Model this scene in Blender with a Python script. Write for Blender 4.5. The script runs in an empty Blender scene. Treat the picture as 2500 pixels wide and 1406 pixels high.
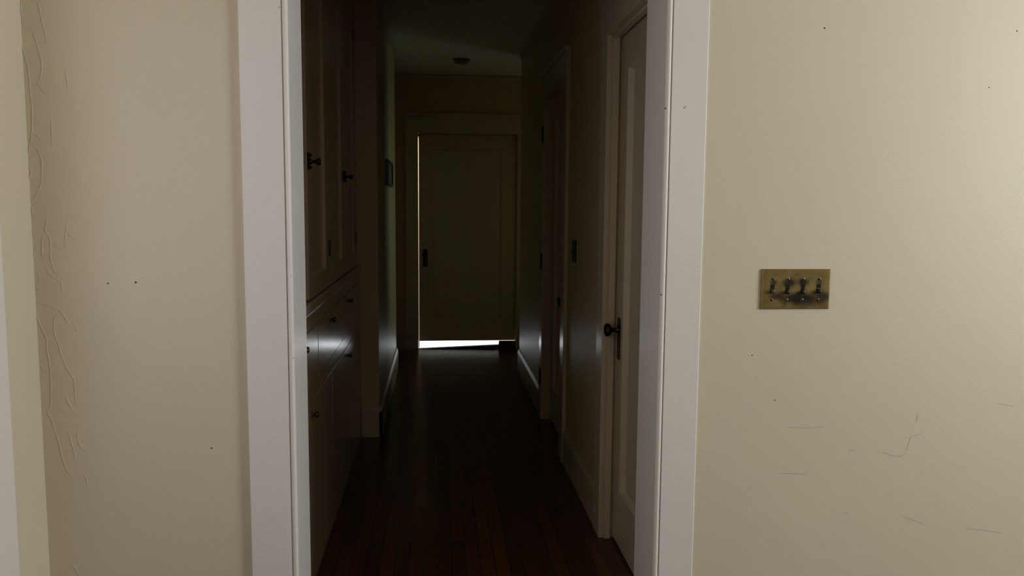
import bpy, bmesh, math, random
from mathutils import Matrix, Vector

# ------------------------------------------------------------------ camera, world, lights
scene = bpy.context.scene
scene.view_settings.view_transform = 'Standard'
scene.view_settings.look = 'None'
scene.view_settings.gamma = 1
scene.view_settings.use_curve_mapping = False
scene.view_settings.exposure = 0.0

cam = bpy.data.cameras.new('camera')
cam.sensor_width = 36.0
cam.lens = 28.195
cam.clip_start = 0.02
cam_ob = bpy.data.objects.new('camera', cam)
scene.collection.objects.link(cam_ob)
R = Matrix(((0.995675282704764, 0.0016844645963670392, -0.09288645751567845),
            (-0.09257960491260453, 0.10117989607934921, -0.9905511826168288),
            (0.007729693720607681, 0.9948667203240823, 0.1008982686996656)))
cam_ob.matrix_world = Matrix.Translation((0, 0, 1.42)) @ R.to_4x4()
scene.camera = cam_ob

world = bpy.data.worlds.new('world')
scene.world = world
world.use_nodes = True
world.node_tree.nodes['Background'].inputs[0].default_value = (0.55, 0.72, 0.9, 1)
world.node_tree.nodes['Background'].inputs[1].default_value = 0.25


def daylight(name, loc, aim, sx, sy, power, color, spread=180):
    l = bpy.data.lights.new(name, 'AREA')
    l.shape = 'RECTANGLE'
    l.size, l.size_y = sx, sy
    l.energy = power
    l.color = color
    l.spread = math.radians(spread)
    o = bpy.data.objects.new(name, l)
    o.location = loc
    d = Vector(aim) - Vector(loc)
    o.rotation_euler = d.to_track_quat('-Z', 'Y').to_euler()
    scene.collection.objects.link(o)
    return o


# lamps for daylight in the window openings, and one hung over the porch
daylight('daylight_side_window', (3.92, 0.72, 1.95), (0.0, 0.70, 2.42), 1.00, 1.2, 102, (0.925, 1.0, 0.975))
daylight('daylight_left_window', (-1.19, 1.30, 1.55), (1.0, 1.45, 1.55), 1.0, 1.2, 6.0, (1.0, 0.97, 0.94))
daylight('back_fill_light', (1.9, -2.95, 1.75), (1.9, 0.0, 2.0), 1.1, 1.3, 4, (1.0, 0.97, 0.94))  # lamp at an unseen back window, added as soft fill
daylight('daylight_passage_window', (1.97, 8.04, 1.45), (-0.356, 6.6, 1.15), 0.60, 1.0, 2.0, (0.75, 1.0, 0.62), 75)
daylight('daylight_porch', (-0.05, 9.0, 2.35), (0.0, 8.4, 0.0), 0.5, 0.5, 205, (0.86, 0.92, 1.0))

# ------------------------------------------------------------------ helpers
COL = scene.collection


def tag(o, label=None, cat=None, group=None, kind=None):
    if label: o['label'] = label
    if cat: o['category'] = cat
    if group: o['group'] = group
    if kind: o['kind'] = kind
    return o


def link(name, bm, mat, parent=None, smooth=False, bevel=0.0, seg=2):
    if bevel:
        bmesh.ops.bevel(bm, geom=[e for e in bm.edges], offset=bevel, segments=seg, profile=0.7,
                        affect='EDGES', clamp_overlap=True)
    bmesh.ops.recalc_face_normals(bm, faces=bm.faces)
    me = bpy.data.meshes.new(name)
    bm.to_mesh(me)
    bm.free()
    me.materials.append(mat)
    if smooth:
        for p in me.polygons: p.use_smooth = True
    o = bpy.data.objects.new(name, me)
    COL.objects.link(o)
    if parent: o.parent = parent
    return o


def empty(name, loc=(0, 0, 0)):
    o = bpy.data.objects.new(name, None)
    o.empty_display_size = 0.05
    o.location = loc
    COL.objects.link(o)
    return o


def box(bm, x0, x1, y0, y1, z0, z1):
    vs = [bm.verts.new(p) for p in ((x0, y0, z0), (x1, y0, z0), (x1, y1, z0), (x0, y1, z0),
                                    (x0, y0, z1), (x1, y0, z1), (x1, y1, z1), (x0, y1, z1))]
    for f in ((3, 2, 1, 0), (4, 5, 6, 7), (0, 1, 5, 4), (1, 2, 6, 5), (2, 3, 7, 6), (3, 0, 4, 7)):
        bm.faces.new([vs[i] for i in f])


def boxes(*bs):
    bm = bmesh.new()
    for b in bs: box(bm, *b)
    return bm


def prism(bm, pts, fn, a, b):
    """extrude a 2-D outline between a and b; fn(u, v, t) gives the point"""
    lo = [bm.verts.new(fn(u, v, a)) for u, v in pts]
    hi = [bm.verts.new(fn(u, v, b)) for u, v in pts]
    n = len(pts)
    bm.faces.new(lo); bm.faces.new(hi[::-1])
    for i in range(n):
        bm.faces.new((lo[i], hi[i], hi[(i + 1) % n], lo[(i + 1) % n]))


def lathe(bm, prof, base, axis, n=24):
    """revolve (distance along axis, radius) pairs about axis from base"""
    A = Vector(axis).normalized()
    U = A.orthogonal().normalized()
    W = A.cross(U)
    base = Vector(base)
    rings = []
    for d, r in prof:
        if r < 1e-6:
            rings.append([bm.verts.new(base + A * d)])
        else:
            rings.append([bm.verts.new(base + A * d + (U * math.cos(2 * math.pi * k / n) + W * math.sin(2 * math.pi * k / n)) * r) for k in range(n)])
    for a, b in zip(rings, rings[1:]):
        if len(a) == 1 and len(b) == 1: continue
        for k in range(n):
            k2 = (k + 1) % n
            if len(a) == 1: bm.faces.new((a[0], b[k], b[k2]))
            elif len(b) == 1: bm.faces.new((a[k], a[k2], b[0]))
            else: bm.faces.new((a[k], a[k2], b[k2], b[k]))
    for r_ in (rings[0], rings[-1]):
        if len(r_) > 2: bm.faces.new(r_)


def slab(bm, fn, u0, u1, v0, v1, thick, panels=(), bev=0.02, deep=0.02):
    """a leaf with sunk panels: fn(u, v, w), w = 0 at the front face and positive into the leaf"""
    us = sorted({u0, u1, *[p for q in panels for p in q[:2]]})
    vs = sorted({v0, v1, *[p for q in panels for p in q[2:]]})
    P = {}

    def V(u, v, w):
        k = (round(u, 5), round(v, 5), round(w, 5))
        if k not in P: P[k] = bm.verts.new(fn(u, v, w))
        return P[k]
    for a, b in zip(us, us[1:]):
        for c, d in zip(vs, vs[1:]):
            m = ((a + b) / 2, (c + d) / 2)
            if any(q[0] < m[0] < q[1] and q[2] < m[1] < q[3] for q in panels): continue
            bm.faces.new((V(a, c, 0), V(b, c, 0), V(b, d, 0), V(a, d, 0)))
    for q in panels:
        o = [(q[0], q[2]), (q[1], q[2]), (q[1], q[3]), (q[0], q[3])]
        i = [(q[0] + bev, q[2] + bev), (q[1] - bev, q[2] + bev), (q[1] - bev, q[3] - bev), (q[0] + bev, q[3] - bev)]
        for k in range(4):
            k2 = (k + 1) % 4
            bm.faces.new((V(*o[k], 0), V(*o[k2], 0), V(*i[k2], deep), V(*i[k], deep)))
        bm.faces.new([V(*p, deep) for p in i])
    # edge strips and back
    for a, b in zip(us, us[1:]):
        for v in (v0, v1): bm.faces.new((V(a, v, 0), V(b, v, 0), V(b, v, thick), V(a, v, thick)))
    for c, d in zip(vs, vs[1:]):
        for u in (u0, u1): bm.faces.new((V(u, c, 0), V(u, d, 0), V(u, d, thick), V(u, c, thick)))
    back = [V(u, v0, thick) for u in us] + [V(u1, v, thick) for v in vs[1:]] + [V(u, v1, thick) for u in us[::-1][1:]] + [V(u0, v, thick) for v in vs[::-1][1:-1]]
    bm.faces.new(back)


def ribbon_tube(bm, pts, r, n=6):
    """a thin ridge through 3-D points, tapering at both ends"""
    P = [Vector(p) for p in pts]
    Q = []
    for a, b in zip(P, P[1:]):
        for k in range(3): Q.append(a.lerp(b, k / 3))
    Q.append(P[-1])
    rings = []
    for i, p in enumerate(Q):
        t = (Q[min(i + 1, len(Q) - 1)] - Q[max(i - 1, 0)]).normalized()
        u = Vector((0, 1, 0)); w = t.cross(u).normalized()
        s = min(1.0, 0.25 + 0.35 * min(i, len(Q) - 1 - i))
        rings.append([bm.verts.new(p + (u * math.cos(2 * math.pi * k / n) + w * math.sin(2 * math.pi * k / n)) * r * s) for k in range(n)])
    for a, b in zip(rings, rings[1:]):
        for k in range(n):
            bm.faces.new((a[k], a[(k + 1) % n], b[(k + 1) % n], b[k]))
    bm.faces.new(rings[0]); bm.faces.new(rings[-1])


# ------------------------------------------------------------------ materials
def new_mat(name):
    m = bpy.data.materials.new(name)
    m.use_nodes = True
    nt = m.node_tree
    return m, nt, nt.nodes['Principled BSDF']


def paint(name, color, rough=0.5, bump=0.02, scale=(300, 300, 300), spec=0.5, coat=0.0, mottle=0.04):
    m, nt, b = new_mat(name)
    b.inputs['Roughness'].default_value = rough
    b.inputs['Specular IOR Level'].default_value = spec
    b.inputs['Coat Weight'].default_value = coat
    b.inputs['Coat Roughness'].default_value = 0.18
    tc = nt.nodes.new('ShaderNodeTexCoord')
    mp = nt.nodes.new('ShaderNodeMapping')
    mp.inputs['Scale'].default_value = scale
    nt.links.new(tc.outputs['Object'], mp.inputs['Vector'])
    nz = nt.nodes.new('ShaderNodeTexNoise')
    nz.inputs['Scale'].default_value = 1.0
    nz.inputs['Detail'].default_value = 3.0
    nt.links.new(mp.outputs['Vector'], nz.inputs['Vector'])
    bp = nt.nodes.new('ShaderNodeBump')
    bp.inputs['Strength'].default_value = 1.0
    bp.inputs['Distance'].default_value = bump * 0.01
    nt.links.new(nz.outputs['Fac'], bp.inputs['Height'])
    nt.links.new(bp.outputs['Normal'], b.inputs['Normal'])
    n2 = nt.nodes.new('ShaderNodeTexNoise')
    n2.inputs['Scale'].default_value = 2.2
    n2.inputs['Detail'].default_value = 4.0
    nt.links.new(tc.outputs['Object'], n2.inputs['Vector'])
    mx = nt.nodes.new('ShaderNodeMixRGB')
    mx.inputs[1].default_value = (*[c * (1 - mottle) for c in color], 1)
    mx.inputs[2].default_value = (*[min(1, c * (1 + mottle)) for c in color], 1)
    nt.links.new(n2.outputs['Fac'], mx.inputs[0])
    nt.links.new(mx.outputs[0], b.inputs['Base Color'])
    return m


def metal(name, color, rough=0.4, dark=None):
    m, nt, b = new_mat(name)
    b.inputs['Metallic'].default_value = 1.0
    b.inputs['Roughness'].default_value = rough
    tc = nt.nodes.new('ShaderNodeTexCoord')
    nz = nt.nodes.new('ShaderNodeTexNoise')
    nz.inputs['Scale'].default_value = 60
    nz.inputs['Detail'].default_value = 5
    nt.links.new(tc.outputs['Object'], nz.inputs['Vector'])
    mx = nt.nodes.new('ShaderNodeMixRGB')
    mx.inputs[1].default_value = (*color, 1)
    mx.inputs[2].default_value = (*(dark or [c * 0.6 for c in color]), 1)
    nt.links.new(nz.outputs['Fac'], mx.inputs[0])
    nt.links.new(mx.outputs[0], b.inputs['Base Color'])
    return m


def wood_floor():
    m, nt, b = new_mat('oak_strip_floor')
    tc = nt.nodes.new('ShaderNodeTexCoord')
    mp = nt.nodes.new('ShaderNodeMapping')
    mp.inputs['Rotation'].default_value = (0, 0, math.pi / 2)
    nt.links.new(tc.outputs['Object'], mp.inputs['Vector'])
    br = nt.nodes.new('ShaderNodeTexBrick')
    br.offset = 0.37
    br.inputs['Scale'].default_value = 1.0
    br.inputs['Color1'].default_value = (0.15, 0.058, 0.020, 1)
    br.inputs['Color2'].default_value = (0.075, 0.028, 0.010, 1)
    br.inputs['Mortar'].default_value = (0.008, 0.004, 0.002, 1)
    br.inputs['Mortar Size'].default_value = 0.0012
    br.inputs['Brick Width'].default_value = 1.1
    br.inputs['Row Height'].default_value = 0.057
    nt.links.new(mp.outputs['Vector'], br.inputs['Vector'])
    m2 = nt.nodes.new('ShaderNodeMapping')
    m2.inputs['Scale'].default_value = (60, 3, 60)
    nt.links.new(tc.outputs['Object'], m2.inputs['Vector'])
    nz = nt.nodes.new('ShaderNodeTexNoise')
    nz.inputs['Scale'].default_value = 1.0
    nz.inputs['Detail'].default_value = 5
    nt.links.new(m2.outputs['Vector'], nz.inputs['Vector'])
    mx = nt.nodes.new('ShaderNodeMixRGB')
    mx.blend_type = 'MULTIPLY'
    mx.inputs[0].default_value = 0.6
    nt.links.new(br.outputs['Color'], mx.inputs[1])
    nt.links.new(nz.outputs['Color'], mx.inputs[2])
    nt.links.new(mx.outputs[0], b.inputs['Base Color'])
    b.inputs['Roughness'].default_value = 0.24
    b.inputs['Specular IOR Level'].default_value = 0.25
    bp = nt.nodes.new('ShaderNodeBump')
    bp.inputs['Distance'].default_value = 0.0006
    nt.links.new(br.outputs['Fac'], bp.inputs['Height'])
    bp.invert = True
    nt.links.new(bp.outputs['Normal'], b.inputs['Normal'])
    return m


def tarnished_brass():
    """aged brass with dark finger-worn patches around the levers"""
    m, nt, b = new_mat('tarnished_brass')
    b.inputs['Metallic'].default_value = 0.85
    b.inputs['Roughness'].default_value = 0.42
    tc = nt.nodes.new('ShaderNodeTexCoord')
    nz = nt.nodes.new('ShaderNodeTexNoise')
    nz.inputs['Scale'].default_value = 32
    nz.inputs['Detail'].default_value = 4
    nt.links.new(tc.outputs['Object'], nz.inputs['Vector'])
    r0 = nt.nodes.new('ShaderNodeMixRGB')
    r0.inputs[1].default_value = (0.13, 0.085, 0.028, 1)
    r0.inputs[2].default_value = (0.36, 0.265, 0.10, 1)
    nt.links.new(nz.outputs['Fac'], r0.inputs[0])
    prev = r0.outputs[0]
    # stains: centre (x, z) in plate coordinates, radii, strength
    for cx, cz, rx, rz, s in ((0.010, -0.026, 0.062, 0.019, 0.95), (-0.022, 0.020, 0.020, 0.013, 0.9), (0.021, 0.021, 0.017, 0.014, 0.95),
                              (0.083, -0.022, 0.024, 0.018, 0.75), (-0.071, 0.020, 0.012, 0.010, 0.8), (0.069, 0.019, 0.010, 0.012, 0.7),
                              (-0.060, -0.021, 0.020, 0.011, 0.7), (0.03, -0.045, 0.05, 0.012, 0.45)):
        mp = nt.nodes.new('ShaderNodeMapping')
        mp.vector_type = 'POINT'
        mp.inputs['Location'].default_value = (-cx / rx, 0, -cz / rz)
        mp.inputs['Scale'].default_value = (1 / rx, 0, 1 / rz)
        nt.links.new(tc.outputs['Object'], mp.inputs['Vector'])
        ln = nt.nodes.new('ShaderNodeVectorMath'); ln.operation = 'LENGTH'
        nt.links.new(mp.outputs['Vector'], ln.inputs[0])
        ad = nt.nodes.new('ShaderNodeMath'); ad.operation = 'MULTIPLY_ADD'
        nt.links.new(nz.outputs['Fac'], ad.inputs[0])
        ad.inputs[1].default_value = 1.1
        nt.links.new(ln.outputs['Value'], ad.inputs[2])
        mr = nt.nodes.new('ShaderNodeMapRange')
        mr.interpolation_type = 'SMOOTHSTEP'
        mr.inputs['From Min'].default_value = 0.9
        mr.inputs['From Max'].default_value = 2.0
        mr.inputs['To Min'].default_value = min(1.0, s * 1.05)
        mr.inputs['To Max'].default_value = 0.0
        nt.links.new(ad.outputs[0], mr.inputs['Value'])
        mx = nt.nodes.new('ShaderNodeMixRGB')
        nt.links.new(mr.outputs[0], mx.inputs[0])
        nt.links.new(prev, mx.inputs[1])
        mx.inputs[2].default_value = (0.032, 0.026, 0.017, 1)
        prev = mx.outputs[0]
    nt.links.new(prev, b.inputs['Base Color'])
    return m


def pane_mat():
    m, nt, b = new_mat('window_glass')
    nt.nodes.remove(b)
    tr = nt.nodes.new('ShaderNodeBsdfTransparent')
    gl = nt.nodes.new('ShaderNodeBsdfGlossy')
    gl.inputs['Roughness'].default_value = 0.02
    mx = nt.nodes.new('ShaderNodeMixShader')
    mx.inputs[0].default_value = 0.06
    nt.links.new(tr.outputs[0], mx.inputs[1]); nt.links.new(gl.outputs[0], mx.inputs[2])
    nt.links.new(mx.outputs[0], nt.nodes['Material Output'].inputs['Surface'])
    return m


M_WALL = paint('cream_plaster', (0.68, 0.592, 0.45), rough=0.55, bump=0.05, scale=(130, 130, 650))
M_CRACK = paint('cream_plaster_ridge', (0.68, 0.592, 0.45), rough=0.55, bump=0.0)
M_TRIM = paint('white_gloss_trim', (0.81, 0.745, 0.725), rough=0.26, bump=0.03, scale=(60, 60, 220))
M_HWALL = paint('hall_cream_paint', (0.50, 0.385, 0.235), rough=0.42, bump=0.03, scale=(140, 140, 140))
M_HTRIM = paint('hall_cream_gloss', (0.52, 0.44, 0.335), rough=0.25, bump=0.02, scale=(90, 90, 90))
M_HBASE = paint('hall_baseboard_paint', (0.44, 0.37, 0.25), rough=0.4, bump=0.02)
M_HINGE = paint('painted_over_hinge', (0.17, 0.13, 0.09), rough=0.4, bump=0.0)
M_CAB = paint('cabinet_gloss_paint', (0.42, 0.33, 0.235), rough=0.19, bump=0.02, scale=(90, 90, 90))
M_CEIL = paint('ceiling_paint', (0.74, 0.70, 0.62), rough=0.7, bump=0.03)
M_ROOM = paint('room_wall_paint', (0.47, 0.38, 0.27), rough=0.6, bump=0.03)
M_FLOOR = wood_floor()
M_PLATE = tarnished_brass()
M_BRASS = metal('aged_brass', (0.30, 0.21, 0.09), 0.35)
M_KNOB = metal('worn_dark_brass', (0.16, 0.105, 0.045), 0.3)
M_BRONZE = metal('dark_bronze', (0.055, 0.04, 0.028), 0.38)
M_BLACK = paint('black_bakelite', (0.012, 0.011, 0.011), rough=0.25, bump=0.0)
M_GREYLEVER = paint('grey_green_lever', (0.06, 0.068, 0.06), rough=0.35, bump=0.0)
M_STEEL = metal('worn_steel', (0.45, 0.44, 0.42), 0.28)
M_SCUFF = paint('scuff_grey', (0.48, 0.435, 0.345), rough=0.6, bump=0.0)
M_DARK = paint('dark_hole', (0.05, 0.04, 0.03), rough=0.8, bump=0.0)
M_PORCH = paint('pale_porch_paint', (0.85, 0.85, 0.85), rough=0.6, bump=0.03)
M_DETECTOR = paint('brown_plastic', (0.17, 0.14, 0.09), rough=0.5, bump=0.0)
M_BACKDROP = paint('dark_backdrop', (0.035, 0.045, 0.03), rough=0.8, bump=0.05)  # near-black so the gap beside the end door stays dim
M_FRAMEBLK = paint('black_frame', (0.02, 0.02, 0.02), rough=0.35, bump=0.0)
M_PICTURE = paint('dark_picture', (0.03, 0.03, 0.032), rough=0.6, bump=0.0, mottle=0.5)
M_GLASS = pane_mat()
CRACKS = [[(-1.092,1.848),(-1.084,1.829),(-1.078,1.803),(-1.072,1.776),(-1.07,1.743),(-1.07,1.713),(-1.067,1.678),(-1.068,1.645),(-1.07,1.612),(-1.074,1.585),(-1.078,1.568)],[(-1.061,1.878),(-1.051,1.854),(-1.045,1.828),(-1.038,1.798),(-1.037,1.774),(-1.044,1.744),(-1.052,1.733),(-1.066,1.729)],[(-1.04,1.948),(-1.036,1.924),(-1.03,1.89),(-1.025,1.866),(-1.022,1.836)],[(-1.081,1.947),(-1.083,1.923),(-1.08,1.886)],[(-1.051,1.733),(-1.036,1.714),(-1.015,1.701)],[(-1.02,1.652),(-1.02,1.619),(-1.022,1.569)],[(-0.979,1.773),(-0.976,1.751),(-0.974,1.735),(-0.975,1.707)],[(-1.069,1.604),(-1.056,1.599),(-1.048,1.582)],[(-0.948,1.656),(-0.949,1.636)],[(-0.934,1.683),(-0.93,1.697)],[(-0.996,1.663),(-0.991,1.677)],[(-1.075,1.588),(-1.081,1.556),(-1.091,1.524),(-1.083,1.518),(-1.078,1.504),(-1.082,1.486),(-1.095,1.458),(-1.085,1.446)],[(-1.068,1.571),(-1.057,1.559),(-1.05,1.533),(-1.05,1.504),(-1.054,1.472),(-1.061,1.455),(-1.075,1.43),(-1.088,1.421),(-1.08,1.401),(-1.08,1.379)],[(-1.075,1.376),(-1.089,1.355),(-1.082,1.344),(-1.076,1.328)],[(-1.093,1.328),(-1.089,1.318),(-1.094,1.307)],[(-1.045,1.383),(-1.046,1.362),(-1.05,1.356),(-1.049,1.345),(-1.039,1.327),(-1.038,1.294),(-1.04,1.279),(-1.034,1.243),(-1.024,1.223)],[(-1.059,1.333),(-1.059,1.306),(-1.062,1.291),(-1.058,1.265)],[(-0.991,1.375),(-0.997,1.342),(-1.0,1.315),(-0.999,1.294)],[(-0.996,1.34),(-0.982,1.33),(-0.971,1.318)],[(-1.054,1.245),(-1.044,1.229),(-1.027,1.216),(-1.013,1.204),(-1.016,1.174)],[(-1.082,1.291),(-1.081,1.279),(-1.088,1.262),(-1.084,1.243)],[(-1.077,1.237),(-1.07,1.225),(-1.073,1.204)],[(-1.089,1.202),(-1.077,1.19),(-1.067,1.181)],[(-1.027,1.312),(-1.017,1.301),(-1.011,1.293)],[(-1.015,1.24),(-1.026,1.217)],[(-1.094,1.129),(-1.082,1.108),(-1.07,1.077),(-1.06,1.051),(-1.061,1.022),(-1.057,0.992),(-1.055,0.963),(-1.055,0.934),(-1.057,0.89),(-1.058,0.867),(-1.069,0.846),(-1.058,0.828),(-1.053,0.807),(-1.051,0.787)],[(-1.081,1.151),(-1.056,1.145),(-1.032,1.135),(-1.02,1.128),(-1.008,1.108),(-1.001,1.088)],[(-1.029,1.125),(-1.039,1.102),(-1.04,1.068),(-1.031,1.039),(-1.024,1.007),(-1.012,0.972),(-0.994,0.939),(-0.993,0.91),(-0.993,0.866)],[(-0.992,1.108),(-0.98,1.073)],[(-0.987,1.041),(-0.977,1.009)],[(-1.033,0.863),(-1.02,0.847)],[(-1.096,0.85),(-1.096,0.829),(-1.086,0.805),(-1.087,0.787)],[(-1.087,0.983),(-1.076,0.975),(-1.07,0.959)],[(-1.09,0.939),(-1.076,0.949)],[(-0.989,0.933),(-0.967,0.918)],[(-1.021,0.898),(-1.011,0.872),(-0.998,0.845)],[(-0.961,0.874),(-0.964,0.85)],[(-1.093,1.01),(-1.092,0.996),(-1.096,0.988)],[(-1.053,0.801),(-1.043,0.768),(-1.038,0.733),(-1.03,0.699),(-1.019,0.666)],[(-1.09,0.778),(-1.088,0.74),(-1.082,0.71)],[(-1.02,0.801),(-1.01,0.768),(-1.003,0.735),(-1.0,0.708)],[(-0.992,0.8),(-0.991,0.767),(-0.983,0.743),(-0.961,0.737)],[(-0.978,0.674),(-0.972,0.647),(-0.972,0.632)],[(-1.023,0.414),(-1.013,0.395),(-1.008,0.377)],[(-1.075,0.598),(-1.075,0.568)]]
SCUFFS = [[(1.052,0.767),(1.106,0.764),(1.149,0.765),(1.163,0.769)],[(1.035,0.625),(1.066,0.624),(1.117,0.619)],[(1.243,0.694),(1.271,0.689)],[(1.352,0.684),(1.383,0.672),(1.413,0.669),(1.425,0.679)],[(1.43,0.689),(1.441,0.729),(1.471,0.738)],[(1.431,0.478),(1.501,0.452)],[(1.645,0.432),(1.691,0.428),(1.762,0.414)],[(1.459,0.801),(1.456,0.779)],[(1.715,0.83),(1.769,0.82)],[(1.241,0.498),(1.253,0.496)]]

# ------------------------------------------------------------------ setting: shell
H = 2.68
S = 'structure'
XL, XR = -1.084, 3.82          # side walls of the near room
YB, YF = -3.0, 2.27           # back wall, front (doorway) wall
YJ = 2.50                     # hall side of the doorway wall
HX = 0.71                     # right wall of the hall
LX = -0.356                   # left wall of the hall, beyond the cabinet
YE = 7.94                     # end wall
HEAD = 2.16

tag(link('floor', boxes((-1.7, 4.5, -3.2, 8.0, -0.12, 0.0)), M_FLOOR), kind=S)
tag(link('ceiling', boxes((-1.7, 4.5, -3.2, 8.06, H, H + 0.12)), M_CEIL), kind=S)

wall_front = tag(link('wall_front', boxes((XL - 0.12, -0.42, YF, YJ, 0, H), (0.665, XR + 0.12, YF, YJ, 0, H), (-0.42, 0.665, YF, YJ, HEAD, H)), M_WALL), kind=S)
LY0, LY1, LZ0, LZ1 = 0.78, 1.985, 0.3, 2.2       # window in the left wall
tag(link('wall_left', boxes((XL - 0.12, XL, YB, LY0, 0, H), (XL - 0.12, XL, LY1, YF, 0, H), (XL - 0.12, XL, LY0, LY1, 0, LZ0), (XL - 0.12, XL, LY0, LY1, LZ1, H)), M_WALL), kind=S)
# right room wall with its window opening
WY0, WY1, WZ0, WZ1 = 0.12, 1.32, 1.1, 2.55
tag(link('wall_right', boxes((XR, XR + 0.12, YB, WY0, 0, H), (XR, XR + 0.12, WY1, YF, 0, H), (XR, XR + 0.12, WY0, WY1, 0, WZ0), (XR, XR + 0.12, WY0, WY1, WZ1, H)), M_ROOM), kind=S)
BX0, BX1, BZ0, BZ1 = 1.3, 2.5, 1.0, 2.4
tag(link('wall_back', boxes((XL - 0.12, BX0, YB - 0.12, YB, 0, H), (BX1, XR + 0.12, YB - 0.12, YB, 0, H), (BX0, BX1, YB - 0.12, YB, 0, BZ0), (BX0, BX1, YB - 0.12, YB, BZ1, H)), M_ROOM), kind=S)


def window(name, fn, u0, u1, z0, z1):
    """sash window: fn(u, z, d) with d the depth through the wall"""
    w = 0.05
    bm = bmesh.new()
    zm = (z0 + z1) / 2
    for a, b, c, d in ((u0, u0 + w, z0, z1), (u1 - w, u1, z0, z1), (u0 + w, u1 - w, z0, z0 + w), (u0 + w, u1 - w, z1 - w, z1), (u0 + w, u1 - w, zm - 0.02, zm + 0.02)):
        prism(bm, [(a, c), (b, c), (b, d), (a, d)], lambda u, v, t: fn(u, v, t), 0.03, 0.07)
    o = tag(link(name, bm, M_TRIM), kind=S)
    for c, d in ((z0 + w, zm - 0.02), (zm + 0.02, z1 - w)):
        bm = bmesh.new()
        prism(bm, [(u0 + w, c), (u1 - w, c), (u1 - w, d), (u0 + w, d)], lambda u, v, t: fn(u, v, t), 0.048, 0.052)
        link('pane', bm, M_GLASS, o)
    return o


window('window_1', lambda u, z, d: (XR + d, u, z), WY0, WY1, WZ0, WZ1)
window('window_2', lambda u, z, d: (u, YB - d, z), BX0, BX1, BZ0, BZ1)  # unseen window added to carry the back fill lamp

window('window_4', lambda u, z, d: (XL - d, u, z), LY0, LY1, LZ0, LZ1)

# hall shell
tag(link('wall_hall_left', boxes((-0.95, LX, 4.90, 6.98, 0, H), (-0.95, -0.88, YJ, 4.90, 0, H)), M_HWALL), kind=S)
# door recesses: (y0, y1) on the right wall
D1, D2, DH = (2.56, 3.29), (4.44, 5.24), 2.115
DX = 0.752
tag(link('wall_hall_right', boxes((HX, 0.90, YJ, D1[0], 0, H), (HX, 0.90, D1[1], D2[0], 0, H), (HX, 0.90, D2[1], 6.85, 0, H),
                                  (HX, 0.90, *D1, DH, H), (HX, 0.90, *D2, DH, H), (0.80, 0.90, *D1, 0, DH), (0.80, 0.90, *D2, 0, DH)), M_HWALL), kind=S)  # slabs behind both door leaves are added to keep sky light out
PX0, PX1, PZ0, PZ1 = 1.55, 2.40, 0.85, 2.0       # window in the side passage
EX0, EX1 = -0.186, 0.783                        # end doorway
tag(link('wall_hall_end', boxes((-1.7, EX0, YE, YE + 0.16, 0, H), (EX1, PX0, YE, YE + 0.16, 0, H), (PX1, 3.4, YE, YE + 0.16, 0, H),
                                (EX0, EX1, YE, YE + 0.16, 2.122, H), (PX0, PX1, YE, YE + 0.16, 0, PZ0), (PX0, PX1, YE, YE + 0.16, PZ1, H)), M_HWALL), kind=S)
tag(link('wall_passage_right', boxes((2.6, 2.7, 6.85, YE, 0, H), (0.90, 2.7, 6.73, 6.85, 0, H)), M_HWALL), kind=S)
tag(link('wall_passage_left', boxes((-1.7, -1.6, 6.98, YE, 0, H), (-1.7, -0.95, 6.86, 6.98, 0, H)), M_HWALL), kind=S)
window('window_3', lambda u, z, d: (u, YE + d, z), PX0, PX1, PZ0, PZ1)
# porch beyond the end door
tag(link('porch_floor', boxes((-1.2, 1.6, 8.0, 9.7, -0.12, -0.002)), M_PORCH), kind=S)
tag(link('porch_backdrop', boxes((-1.2, 1.6, 9.7, 9.8, -0.12, 2.6)), M_BACKDROP), kind=S)  # unseen dark panel, added so the end door's side gap shows no glare


# ------------------------------------------------------------------ doorway trim
def casing_prof(xo, xi):
    """plan outline (x, y) of a flat board with a quirked bead on the inner edge"""
    s = 1 if xi > xo else -1
    y = YF
    p = [(xo, y), (xo, y - 0.010), (xo + s * 0.002, y - 0.012), (xi - s * 0.0185, y - 0.012), (xi - s * 0.0175, y - 0.007), (xi - s * 0.0160, y - 0.007)]
    r = 0.0078
    for k in range(9):
        a = math.pi - math.pi * k / 8
        p.append((xi - s * r + s * math.cos(a) * r, y - 0.006 - math.sin(a) * r))
    p += [(xi, y)]
    return p


def vert(prof, z0, z1, name, mat=None):
    bm = bmesh.new()
    prism(bm, prof, lambda u, v, t: (u, v, t), z0, z1)
    return tag(link(name, bm, mat or M_TRIM), kind=S)


t1 = vert(casing_prof(-0.528, -0.398), 0, HEAD, 'trim_1')
t2 = vert(casing_prof(0.764, 0.643), 0, HEAD, 'trim_2')
tag(link('trim_3', boxes((-0.545, 0.781, YF - 0.026, YF, HEAD, HEAD + 0.14), (-0.56, 0.796, YF - 0.04, YF, HEAD + 0.14, HEAD + 0.165)), M_TRIM, bevel=0.002), kind=S)
jl = tag(link('trim_4', boxes((-0.42, -0.402, YF, YJ, 0, HEAD)), M_TRIM, bevel=0.0015), kind=S)
jr = tag(link('trim_5', boxes((0.647, 0.665, YF, YJ, 0, HEAD)), M_TRIM, bevel=0.0015), kind=S)
tag(link('trim_6', boxes((-0.402, 0.647, YF, YJ, HEAD - 0.018, HEAD)), M_TRIM), kind=S)
# casing on the near room's left wall
tag(link('trim_7', boxes((XL, XL + 0.014, LY1, 2.088, 0, LZ1), (XL, XL + 0.014, LY0 - 0.12, LY0, 0, LZ1), (XL, XL + 0.016, LY0 - 0.13, 2.098, LZ1, LZ1 + 0.13), (XL, XL + 0.014, LY0 - 0.0, LY1 + 0.0, LZ0 - 0.03, LZ0)), M_TRIM, bevel=0.002), kind=S)
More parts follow.
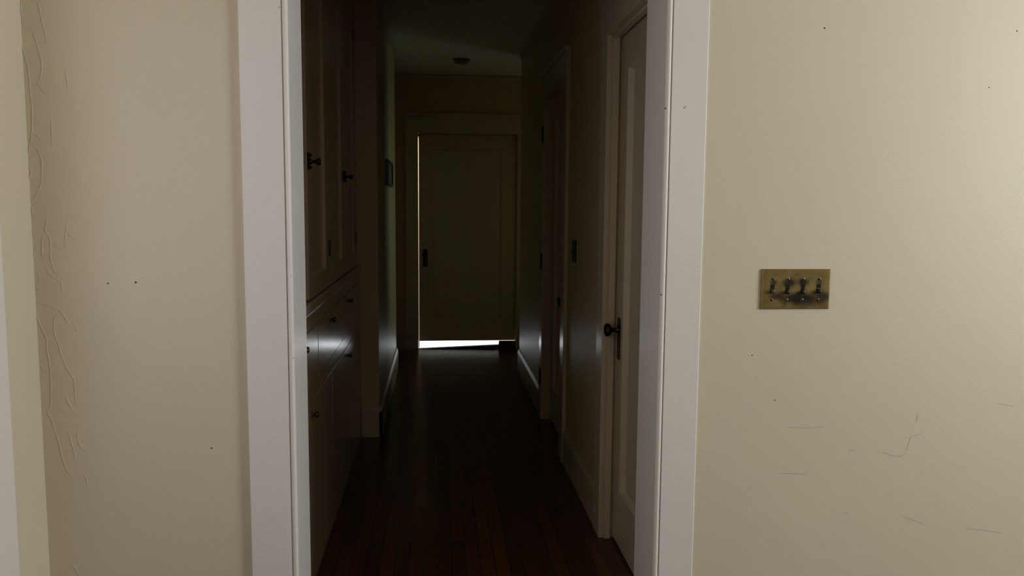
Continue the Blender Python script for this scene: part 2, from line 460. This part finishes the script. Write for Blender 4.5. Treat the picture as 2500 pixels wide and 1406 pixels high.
# room baseboards
tag(link('baseboard_front', boxes((XL, -0.528, YF - 0.018, YF, 0, 0.16), (0.764, XR, YF - 0.018, YF, 0, 0.16)), M_TRIM, bevel=0.002), kind=S)
# paint chips on the casings
bm = bmesh.new()
for x, y, z, r in ((0.700, YF - 0.012, 1.704, 0.0028), (0.703, YF - 0.012, 1.7065, 0.002), (0.697, YF - 0.012, 1.7015, 0.002)):
    lathe(bm, [(0, r), (0.0004, r * 0.8), (0.0004, 0)], (x, y, z), (0, -1, 0), 8)
link('chipped_paint', bm, M_SCUFF, t2)
bm = bmesh.new()
for x, y, z in ((0.6435, YF - 0.011, 1.70), (0.645, YF - 0.012, 1.17)):
    lathe(bm, [(0, 0.0022), (0.001, 0.0016), (0.001, 0)], (x, y - 0.001, z), (-0.6, -1, 0), 8)
link('chipped_paint', bm, M_DARK, t2)
bm = bmesh.new()
for z, x in ((1.945, -0.419), (1.275, -0.4125), (1.225, -0.402), (0.995, -0.400)):
    lathe(bm, [(0, 0.002), (0.001, 0.0014), (0.001, 0)], (x, YF - 0.0125, z), (0, -1, 0), 8)
link('chipped_paint', bm, M_SCUFF, t1)

# ------------------------------------------------------------------ plaster cracks, scuffs and nail holes on the doorway wall
bm = bmesh.new()
for line in CRACKS:
    ribbon_tube(bm, [(x, YF - 0.0001, z) for x, z in line], 0.0011)
link('plaster_cracks', bm, M_CRACK, wall_front, smooth=True)
bm = bmesh.new()
for line in SCUFFS:
    for (xa, za), (xb, zb) in zip(line, line[1:]):
        d = Vector((xb - xa, 0, zb - za)); n = Vector((-d.z, 0, d.x)).normalized() * 0.0012
        a, b = Vector((xa, YF - 0.0004, za)), Vector((xb, YF - 0.0004, zb))
        bk = Vector((0, 0.0006, 0))
        q = [a - n, b - n, b + n, a + n]
        f = [bm.verts.new(p) for p in q]; g = [bm.verts.new(p + bk) for p in q]
        bm.faces.new(f); bm.faces.new(g[::-1])
        for k in range(4): bm.faces.new((f[k], g[k], g[(k + 1) % 4], f[(k + 1) % 4]))
link('scuff_marks', bm, M_SCUFF, wall_front)
for x, z, r in ((-0.894, 1.203, 0.0022), (-0.821, 1.206, 0.0028), (-0.633, 0.737, 0.0024), (1.107, 1.936, 0.0026), (1.695, 1.944, 0.0022), (1.62, 1.78, 0.0018), (1.005, 0.85, 0.002), (0.93, 0.987, 0.002)):
    bm = bmesh.new()
    lathe(bm, [(0, r), (0.0006, r * 0.9), (0.0004, r * 0.5), (0.0004, 0)], (x, YF, z), (0, -1, 0), 10)
    link('nail_hole', bm, M_DARK, wall_front)

# ------------------------------------------------------------------ hall trim
BH = 0.19


def base_x(bm, x, s, y0, y1):
    """baseboard along y on a wall at x, projecting towards s"""
    prism(bm, [(0, 0), (0.016, 0), (0.016, BH - 0.03), (0.010, BH - 0.012), (0.006, BH), (0, BH)], lambda u, v, t: (x + s * u, t, v), y0, y1)


def base_y(bm, y, s, x0, x1):
    prism(bm, [(0, 0), (0.016, 0), (0.016, BH - 0.03), (0.010, BH - 0.012), (0.006, BH), (0, BH)], lambda u, v, t: (t, y + s * u, v), x0, x1)


bm = bmesh.new()
base_x(bm, LX, 1, 4.884, 6.98)
base_y(bm, 4.90, -1, -0.462, LX + 0.016)
tag(link('baseboard_hall_left', bm, M_HBASE), kind=S)
bm = bmesh.new()
base_x(bm, HX, -1, 3.41, 4.31); base_x(bm, HX, -1, 5.37, 6.85)
tag(link('baseboard_hall_right', bm, M_HBASE), kind=S)
bm = bmesh.new()
base_y(bm, YE, -1, -1.6, -0.306); base_y(bm, YE, -1, 0.903, 2.6)
tag(link('baseboard_hall_end', bm, M_HBASE), kind=S)
# slim mouldings where the hall walls meet the ceiling
cp = [(0, -0.034), (0.006, -0.034), (0.010, -0.022), (0.022, -0.010), (0.022, -0.006), (0, -0.006)]
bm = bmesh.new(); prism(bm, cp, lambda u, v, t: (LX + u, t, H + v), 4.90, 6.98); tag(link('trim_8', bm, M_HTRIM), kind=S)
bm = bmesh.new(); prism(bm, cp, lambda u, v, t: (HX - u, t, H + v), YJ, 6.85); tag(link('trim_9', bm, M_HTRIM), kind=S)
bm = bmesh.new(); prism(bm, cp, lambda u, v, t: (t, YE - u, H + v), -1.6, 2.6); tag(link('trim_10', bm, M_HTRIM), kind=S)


def side_casing(name, y0, y1, near=True):
    w = 0.12
    bs = [(HX - 0.02, HX, y1, y1 + w, 0, DH), (HX - 0.024, HX, y0 - (w if near else 0.05), y1 + w + 0.01, DH, DH + 0.14), (HX - 0.034, HX, y0 - (w if near else 0.05), y1 + w + 0.02, DH + 0.14, DH + 0.16)]
    if near: bs.append((HX - 0.02, HX, y0 - w, y0, 0, DH))
    return tag(link(name, boxes(*bs), M_HTRIM, bevel=0.002), kind=S)


side_casing('trim_11', *D1, near=False)
side_casing('trim_12', *D2)
tag(link('trim_13', boxes((EX0 - 0.12, EX0 - 0.004, YE - 0.02, YE, 0, 2.122), (EX1 + 0.004, EX1 + 0.12, YE - 0.02, YE, 0, 2.122),
                          (EX0 - 0.13, EX1 + 0.13, YE - 0.024, YE, 2.122, 2.285), (EX0 - 0.145, EX1 + 0.145, YE - 0.045, YE, 2.285, 2.31)), M_HTRIM, bevel=0.002), kind=S)


# ------------------------------------------------------------------ doors
def knob(parent, base, axis, mat, big=True):
    bm = bmesh.new()
    if big:
        prof = [(0, 0.018), (0.004, 0.018), (0.008, 0.011), (0.022, 0.0085), (0.030, 0.011), (0.034, 0.020), (0.040, 0.0265), (0.047, 0.0285), (0.054, 0.0265), (0.059, 0.019), (0.061, 0.009), (0.061, 0)]
    else:
        prof = [(0, 0.011), (0.002, 0.011), (0.004, 0.006), (0.011, 0.0055), (0.014, 0.009), (0.018, 0.0118), (0.023, 0.0118), (0.027, 0.009), (0.028, 0.004), (0.0275, 0)]
    lathe(bm, prof, base, axis, 28)
    return link('door_knob' if big else 'knob', bm, mat, parent, smooth=True)


def escutcheon(parent, fn, u, v, hw=0.024, hh=0.088):
    bm = bmesh.new()
    p = [(u - hw, v - hh + 0.008), (u - hw + 0.008, v - hh), (u + hw - 0.008, v - hh), (u + hw, v - hh + 0.008),
         (u + hw, v + hh - 0.008), (u + hw - 0.008, v + hh), (u - hw + 0.008, v + hh), (u - hw, v + hh - 0.008)]
    prism(bm, p, lambda a, b, t: fn(a, b, -t), 0.0, 0.003)
    o = link('knob_plate', bm, M_BRONZE, parent, bevel=0.0008, seg=1)
    bm = bmesh.new()
    c = Vector(fn(u, v - 0.045, -0.003)); ax = Vector(fn(u, v, -1)) - Vector(fn(u, v, 0))
    lathe(bm, [(0, 0.006), (0.0015, 0.005), (0.0015, 0.0025), (0.0005, 0)], c, ax, 12)
    link('keyhole', bm, M_BRASS, o)  # brass tone stands in for light showing through the far keyhole
    return o


def hinge(parent, fn, u, v, h=0.09, r=0.006):
    bm = bmesh.new()
    a = Vector(fn(u, v - h / 2, -r * 0.8)); b = Vector(fn(u, v + h / 2, -r * 0.8))
    L = (b - a).length
    lathe(bm, [(0, 0), (0, r * 0.6), (0.004, r), (L - 0.004, r), (L, r * 0.6), (L, 0)], a, b - a, 12)
    return link('hinge', bm, M_BRONZE, parent, smooth=False)


fr = lambda u, v, w: (DX + w, u, v)
bm = bmesh.new()
slab(bm, fr, D1[0] + 0.004, D1[1] - 0.004, 0.012, DH - 0.004, 0.038, [(D1[0] + 0.115, 3.178, 0.24, 1.972)], bev=0.010, deep=0.024)
d1 = tag(link('door_1', bm, M_HTRIM), kind=S)
escutcheon(d1, fr, 3.238, 0.878)
knob(d1, (DX - 0.003, 3.238, 0.915), (-1, 0, 0), M_BRONZE)
tag(link('trim_14', boxes((HX + 0.004, HX + 0.030, D1[1] - 0.012, D1[1], 0, DH), (HX + 0.004, HX + 0.030, D1[0], D1[1], DH - 0.012, DH)), M_HTRIM, bevel=0.002), kind=S)

bm = bmesh.new()
slab(bm, fr, D2[0] + 0.004, D2[1] - 0.004, 0.012, DH - 0.004, 0.038, [(D2[0] + 0.115, D2[1] - 0.115, 0.24, 1.972)], bev=0.010, deep=0.020)
d2 = tag(link('door_2', bm, M_HTRIM), kind=S)
escutcheon(d2, fr, D2[0] + 0.075, 0.845)
knob(d2, (DX - 0.003, D2[0] + 0.110, 0.874), (-1, 0, 0), M_BRONZE)
for z in (1.886, 1.064, 0.29):
    bm = boxes((HX - 0.0245, HX - 0.0195, D2[1] + 0.004, D2[1] + 0.024, z - 0.05, z + 0.05))
    lathe(bm, [(0, 0), (0, 0.004), (0.004, 0.0065), (0.104, 0.0065), (0.108, 0.004), (0.108, 0)], (HX - 0.026, D2[1] + 0.002, z - 0.054), (0, 0, 1), 12)
    link('hinge', bm, M_BRONZE, d2)

# end door, hung on the right, with daylight under it
fe = lambda u, v, w: (u, YE + 0.07 + w, v)
E0, E1 = EX0 + 0.008, EX1 - 0.001
bm = bmesh.new()
slab(bm, fe, E0, E1, 0.071, 2.119, 0.040, [(-0.042, 0.640, 0.30, 1.975)], bev=0.010, deep=0.014)
d3 = tag(link('door_3', bm, M_HTRIM), kind=S)
escutcheon(d3, fe, -0.118, 0.905)
knob(d3, (-0.122, YE + 0.067, 0.945), (0, -1, 0), M_BLACK)
# door stop strips, added to block light leaking at the head and both sides
tag(link('trim_16', boxes((EX0, EX1, YE + 0.112, YE + 0.135, 2.10, 2.122), (EX1 - 0.02, EX1, YE + 0.112, YE + 0.135, 0.072, 2.10), (EX0, EX0 + 0.010, YE + 0.13, YE + 0.155, 0.0, 2.10)), M_HTRIM), kind=S)
# threshold wedge; raised right block is added to darken that end of the gap
bm = bmesh.new()
prism(bm, [(EX0 - 0.004, 0.0), (EX1 + 0.004, 0.0), (EX1 + 0.004, 0.071), (0.618, 0.071), (0.612, 0.034), (EX0 - 0.004, 0.002)], lambda u, v, t: (u, t, v), YE + 0.004, YE + 0.06)
tag(link('trim_15', bm, M_FLOOR), kind=S)

# ------------------------------------------------------------------ built-in linen cabinet
CF = -0.465                    # front of the lower part
UF = -0.482                    # upper face frame, doors lie over it
cab = empty('linen_cabinet', (CF, 3.7, 0))
tag(cab, 'cream painted built-in cupboard with tall doors over drawers along the left hall wall', 'cabinet')
CY0, CY1 = 2.505, 4.895


def cpart(name, bm, mat, parent=cab, **k):
    o = link(name, bm, mat, parent, **k)
    if parent is cab: o.matrix_parent_inverse = Matrix.Translation((-CF, -3.7, 0))
    return o


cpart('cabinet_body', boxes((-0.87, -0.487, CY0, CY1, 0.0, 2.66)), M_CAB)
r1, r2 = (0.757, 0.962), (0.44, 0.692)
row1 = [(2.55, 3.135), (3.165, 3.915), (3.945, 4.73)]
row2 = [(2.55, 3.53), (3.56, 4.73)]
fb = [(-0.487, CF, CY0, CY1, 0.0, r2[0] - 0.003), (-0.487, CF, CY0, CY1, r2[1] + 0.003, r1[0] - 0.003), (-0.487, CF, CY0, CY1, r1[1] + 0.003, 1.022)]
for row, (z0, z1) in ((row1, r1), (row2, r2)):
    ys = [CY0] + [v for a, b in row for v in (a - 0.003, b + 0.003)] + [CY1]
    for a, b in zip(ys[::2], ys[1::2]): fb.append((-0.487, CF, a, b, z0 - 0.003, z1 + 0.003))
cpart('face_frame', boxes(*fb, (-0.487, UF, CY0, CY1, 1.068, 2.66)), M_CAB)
bm = bmesh.new()
prism(bm, [(-0.487, 1.022), (CF + 0.004, 1.022), (CF + 0.012, 1.034), (CF + 0.012, 1.058), (CF + 0.004, 1.068), (-0.487, 1.068)], lambda u, v, t: (u, t, v), CY0, CY1)
cpart('ledge', bm, M_CAB)
knobs = {(0, 0): [2.77], (0, 1): [3.51], (0, 2): [4.22], (1, 0): [2.964], (1, 1): [4.15]}
for ri, (row, (z0, z1), zk) in enumerate(((row1, r1, 0.925), (row2, r2, 0.648))):
    for ci, (a, b) in enumerate(row):
        dr = cpart('drawer', boxes((-0.4868, CF + 0.001, a, b, z0, z1)), M_CAB, bevel=0.0012)
        for y in knobs[(ri, ci)]:
            k = knob(dr, (CF, y, zk), (1, 0, 0), M_KNOB, big=False)
            k.name = 'knob'
# upper doors, lipped over the frame
UD = [(2.955, 3.498), (3.505, 4.073), (4.080, 4.640)]
fd = lambda u, v, w: (CF + 0.002 - w, u, v)
for i, (a, b) in enumerate(UD):
    bm = bmesh.new()
    slab(bm, fd, a, b, 1.076, 2.43, 0.0185, [(a + 0.085, b - 0.085, 1.155, 2.345)], bev=0.008, deep=0.0125)
    dr = cpart('cabinet_door', bm, M_CAB)
    far = i != 1
    for z in (1.235, 2.37):
        hinge(dr, fd, b + 0.004 if far else a - 0.003, z, 0.07, 0.005).data.materials[0] = M_HINGE
    if i != 1:
        zl = 1.578 if i == 0 else 1.563
        yk = a + 0.028
        bm = boxes((CF + 0.002, CF + 0.006, a + 0.004, a + 0.046, zl - 0.030, zl + 0.030))
        lt = link('latch', bm, M_BRONZE, dr, bevel=0.001, seg=1)
        bm = bmesh.new()
        lathe(bm, [(0, 0.012), (0.006, 0.010), (0.010, 0.006), (0.022, 0.0055), (0.026, 0.010), (0.030, 0.0135), (0.036, 0.0135), (0.040, 0.010), (0.041, 0)], (CF + 0.006, yk, zl - 0.002), (1, 0, 0), 20)
        link('latch_knob', bm, M_BRONZE, lt, smooth=True)
        for zz in (zl - 0.022, zl + 0.022):
            bm = bmesh.new()
            lathe(bm, [(0, 0.0055), (0.005, 0.0055), (0.007, 0.003), (0.007, 0)], (CF + 0.006, a + 0.036, zz), (1, 0, 0), 10)
            link('latch_stud', bm, M_BRONZE, lt)
        # keeper on the neighbouring frame or door
        xk = UF if i == 0 else CF + 0.002
        bm = boxes((xk, xk + 0.006, a - 0.030, a - 0.009, zl - 0.024, zl + 0.024))
        if i == 0: cpart('latch_keeper', bm, M_BRONZE, bevel=0.001, seg=1)
        else: link('latch_keeper', bm, M_BRONZE, prev_door, bevel=0.001, seg=1)
    prev_door = dr

# ------------------------------------------------------------------ switches
sx, sz = 1.053, 1.1845


def switch_plate(name, loc, hw, hh, t, mat, fn):
    """plate with a bevelled rim; fn maps (u, v, out) to local axes"""
    root = empty(name, loc)
    bm = bmesh.new()
    P = lambda u, v, w: bm.verts.new(fn(u, v, w))
    o = [P(-hw, -hh, 0), P(hw, -hh, 0), P(hw, hh, 0), P(-hw, hh, 0)]
    m = [P(-hw, -hh, t * 0.35), P(hw, -hh, t * 0.35), P(hw, hh, t * 0.35), P(-hw, hh, t * 0.35)]
    b = 0.0055
    i = [P(-hw + b, -hh + b * 0.6, t), P(hw - b, -hh + b * 0.6, t), P(hw - b, hh - b * 0.6, t), P(-hw + b, hh - b * 0.6, t)]
    bm.faces.new(o[::-1])
    for A, B in ((o, m), (m, i)):
        for k in range(4): bm.faces.new((A[k], A[(k + 1) % 4], B[(k + 1) % 4], B[k]))
    bm.faces.new(i)
    link('plate', bm, mat, root)
    return root


fs = lambda u, v, w: (u, -w, v)
sw = switch_plate('light_switch', (sx, YF, sz), 0.1055, 0.0592, 0.0072, M_PLATE, fs)
tag(sw, 'tarnished brass four-gang light switch plate on the cream wall right of the doorway', 'light switch')
for k, u in enumerate((-0.0725, -0.0265, 0.0205, 0.0690)):
    bm = boxes((u - 0.0058, u + 0.0058, -0.0080, -0.004, -0.0125, 0.0145))
    tg = link('toggle', bm, M_BLACK, sw)
    # lever: a tapered rounded bar tilted down or up out of its slot
    bm = bmesh.new()
    tilt = (-0.55, -0.75, -0.75, -0.5)[k]
    ax = Vector((0, -math.cos(tilt), math.sin(tilt)))
    lathe(bm, [(0, 0.0048), (0.006, 0.0048), (0.011, 0.0058), (0.0135, 0.0055), (0.0155, 0.0035), (0.016, 0)], (u, -0.004, -0.001), ax, 14)
    link('lever', bm, (M_GREYLEVER, M_BLACK, M_BLACK, M_BLACK)[k], tg, smooth=True)
    if k == 3:
        bm = boxes((u - 0.005, u + 0.005, -0.0090, -0.0078, 0.0015, 0.004))
        link('worn_collar', bm, M_STEEL, tg)
    for v in (0.030, -0.0315):
        bm = bmesh.new()
        lathe(bm, [(0, 0.0042), (0.0008, 0.0040), (0.0011, 0.0028), (0.0001, 0.0022), (0.0001, 0)], (u + (0.001 if v > 0 else -0.001), -0.0072, v), (0, -1, 0), 16)
        sc = link('screw', bm, M_BRASS if k in (0, 3) else M_STEEL, sw)
        bm = bmesh.new()
        lathe(bm, [(0, 0.0022), (0.0005, 0.0022), (0.0005, 0)], (u + (0.001 if v > 0 else -0.001), -0.0073, v), (0, -1, 0), 10)
        link('screw_slot', bm, M_BLACK, sc)

fh = lambda u, v, w: (-w, u, v)
hs = switch_plate('light_switch', (HX, 4.115, 1.193), 0.058, 0.0572, 0.005, M_BRONZE, fh)
tag(hs, 'small dark switch plate on the dim hall wall between the two side doors', 'light switch')
for u in (-0.023, 0.023):
    bm = boxes((-0.0062, -0.004, u - 0.005, u + 0.005, -0.012, 0.012))
    tg = link('toggle', bm, M_BLACK, hs)
    bm = bmesh.new()
    lathe(bm, [(0, 0.004), (0.007, 0.005), (0.010, 0.003), (0.0105, 0)], (-0.004, u, 0), (-0.85, 0, -0.5), 12)
    link('lever', bm, M_BLACK, tg, smooth=True)

# ------------------------------------------------------------------ picture and ceiling fitting
pf = empty('picture_frame', (LX, 5.93, 1.65))
tag(pf, 'small dark framed picture hanging on the left hall wall beyond the cupboard', 'picture')
hw, hh, b = 0.32, 0.09, 0.018
link('frame', boxes((0, 0.022, -hw, hw, hh - b, hh), (0, 0.022, -hw, hw, -hh, -hh + b), (0, 0.022, -hw, -hw + b, -hh + b, hh - b), (0, 0.022, hw - b, hw, -hh + b, hh - b)), M_FRAMEBLK, pf)
link('picture', boxes((0.001, 0.012, -hw + b, hw - b, -hh + b, hh - b)), M_PICTURE, pf)
sd = empty('smoke_detector', (0.215, 7.08, H))
tag(sd, 'small round smoke detector on the dark hall ceiling near the end door', 'smoke detector')
bm = bmesh.new()
lathe(bm, [(0, 0), (0, 0.074), (0.010, 0.074), (0.012, 0.070)], (0, 0, 0), (0, 0, -1), 32)
link('base', bm, M_DETECTOR, sd)
bm = bmesh.new()
lathe(bm, [(0.0125, 0.066), (0.030, 0.060), (0.038, 0.048), (0.040, 0.02), (0.040, 0)], (0, 0, 0), (0, 0, -1), 32)
link('cover', bm, M_DETECTOR, sd, smooth=True)
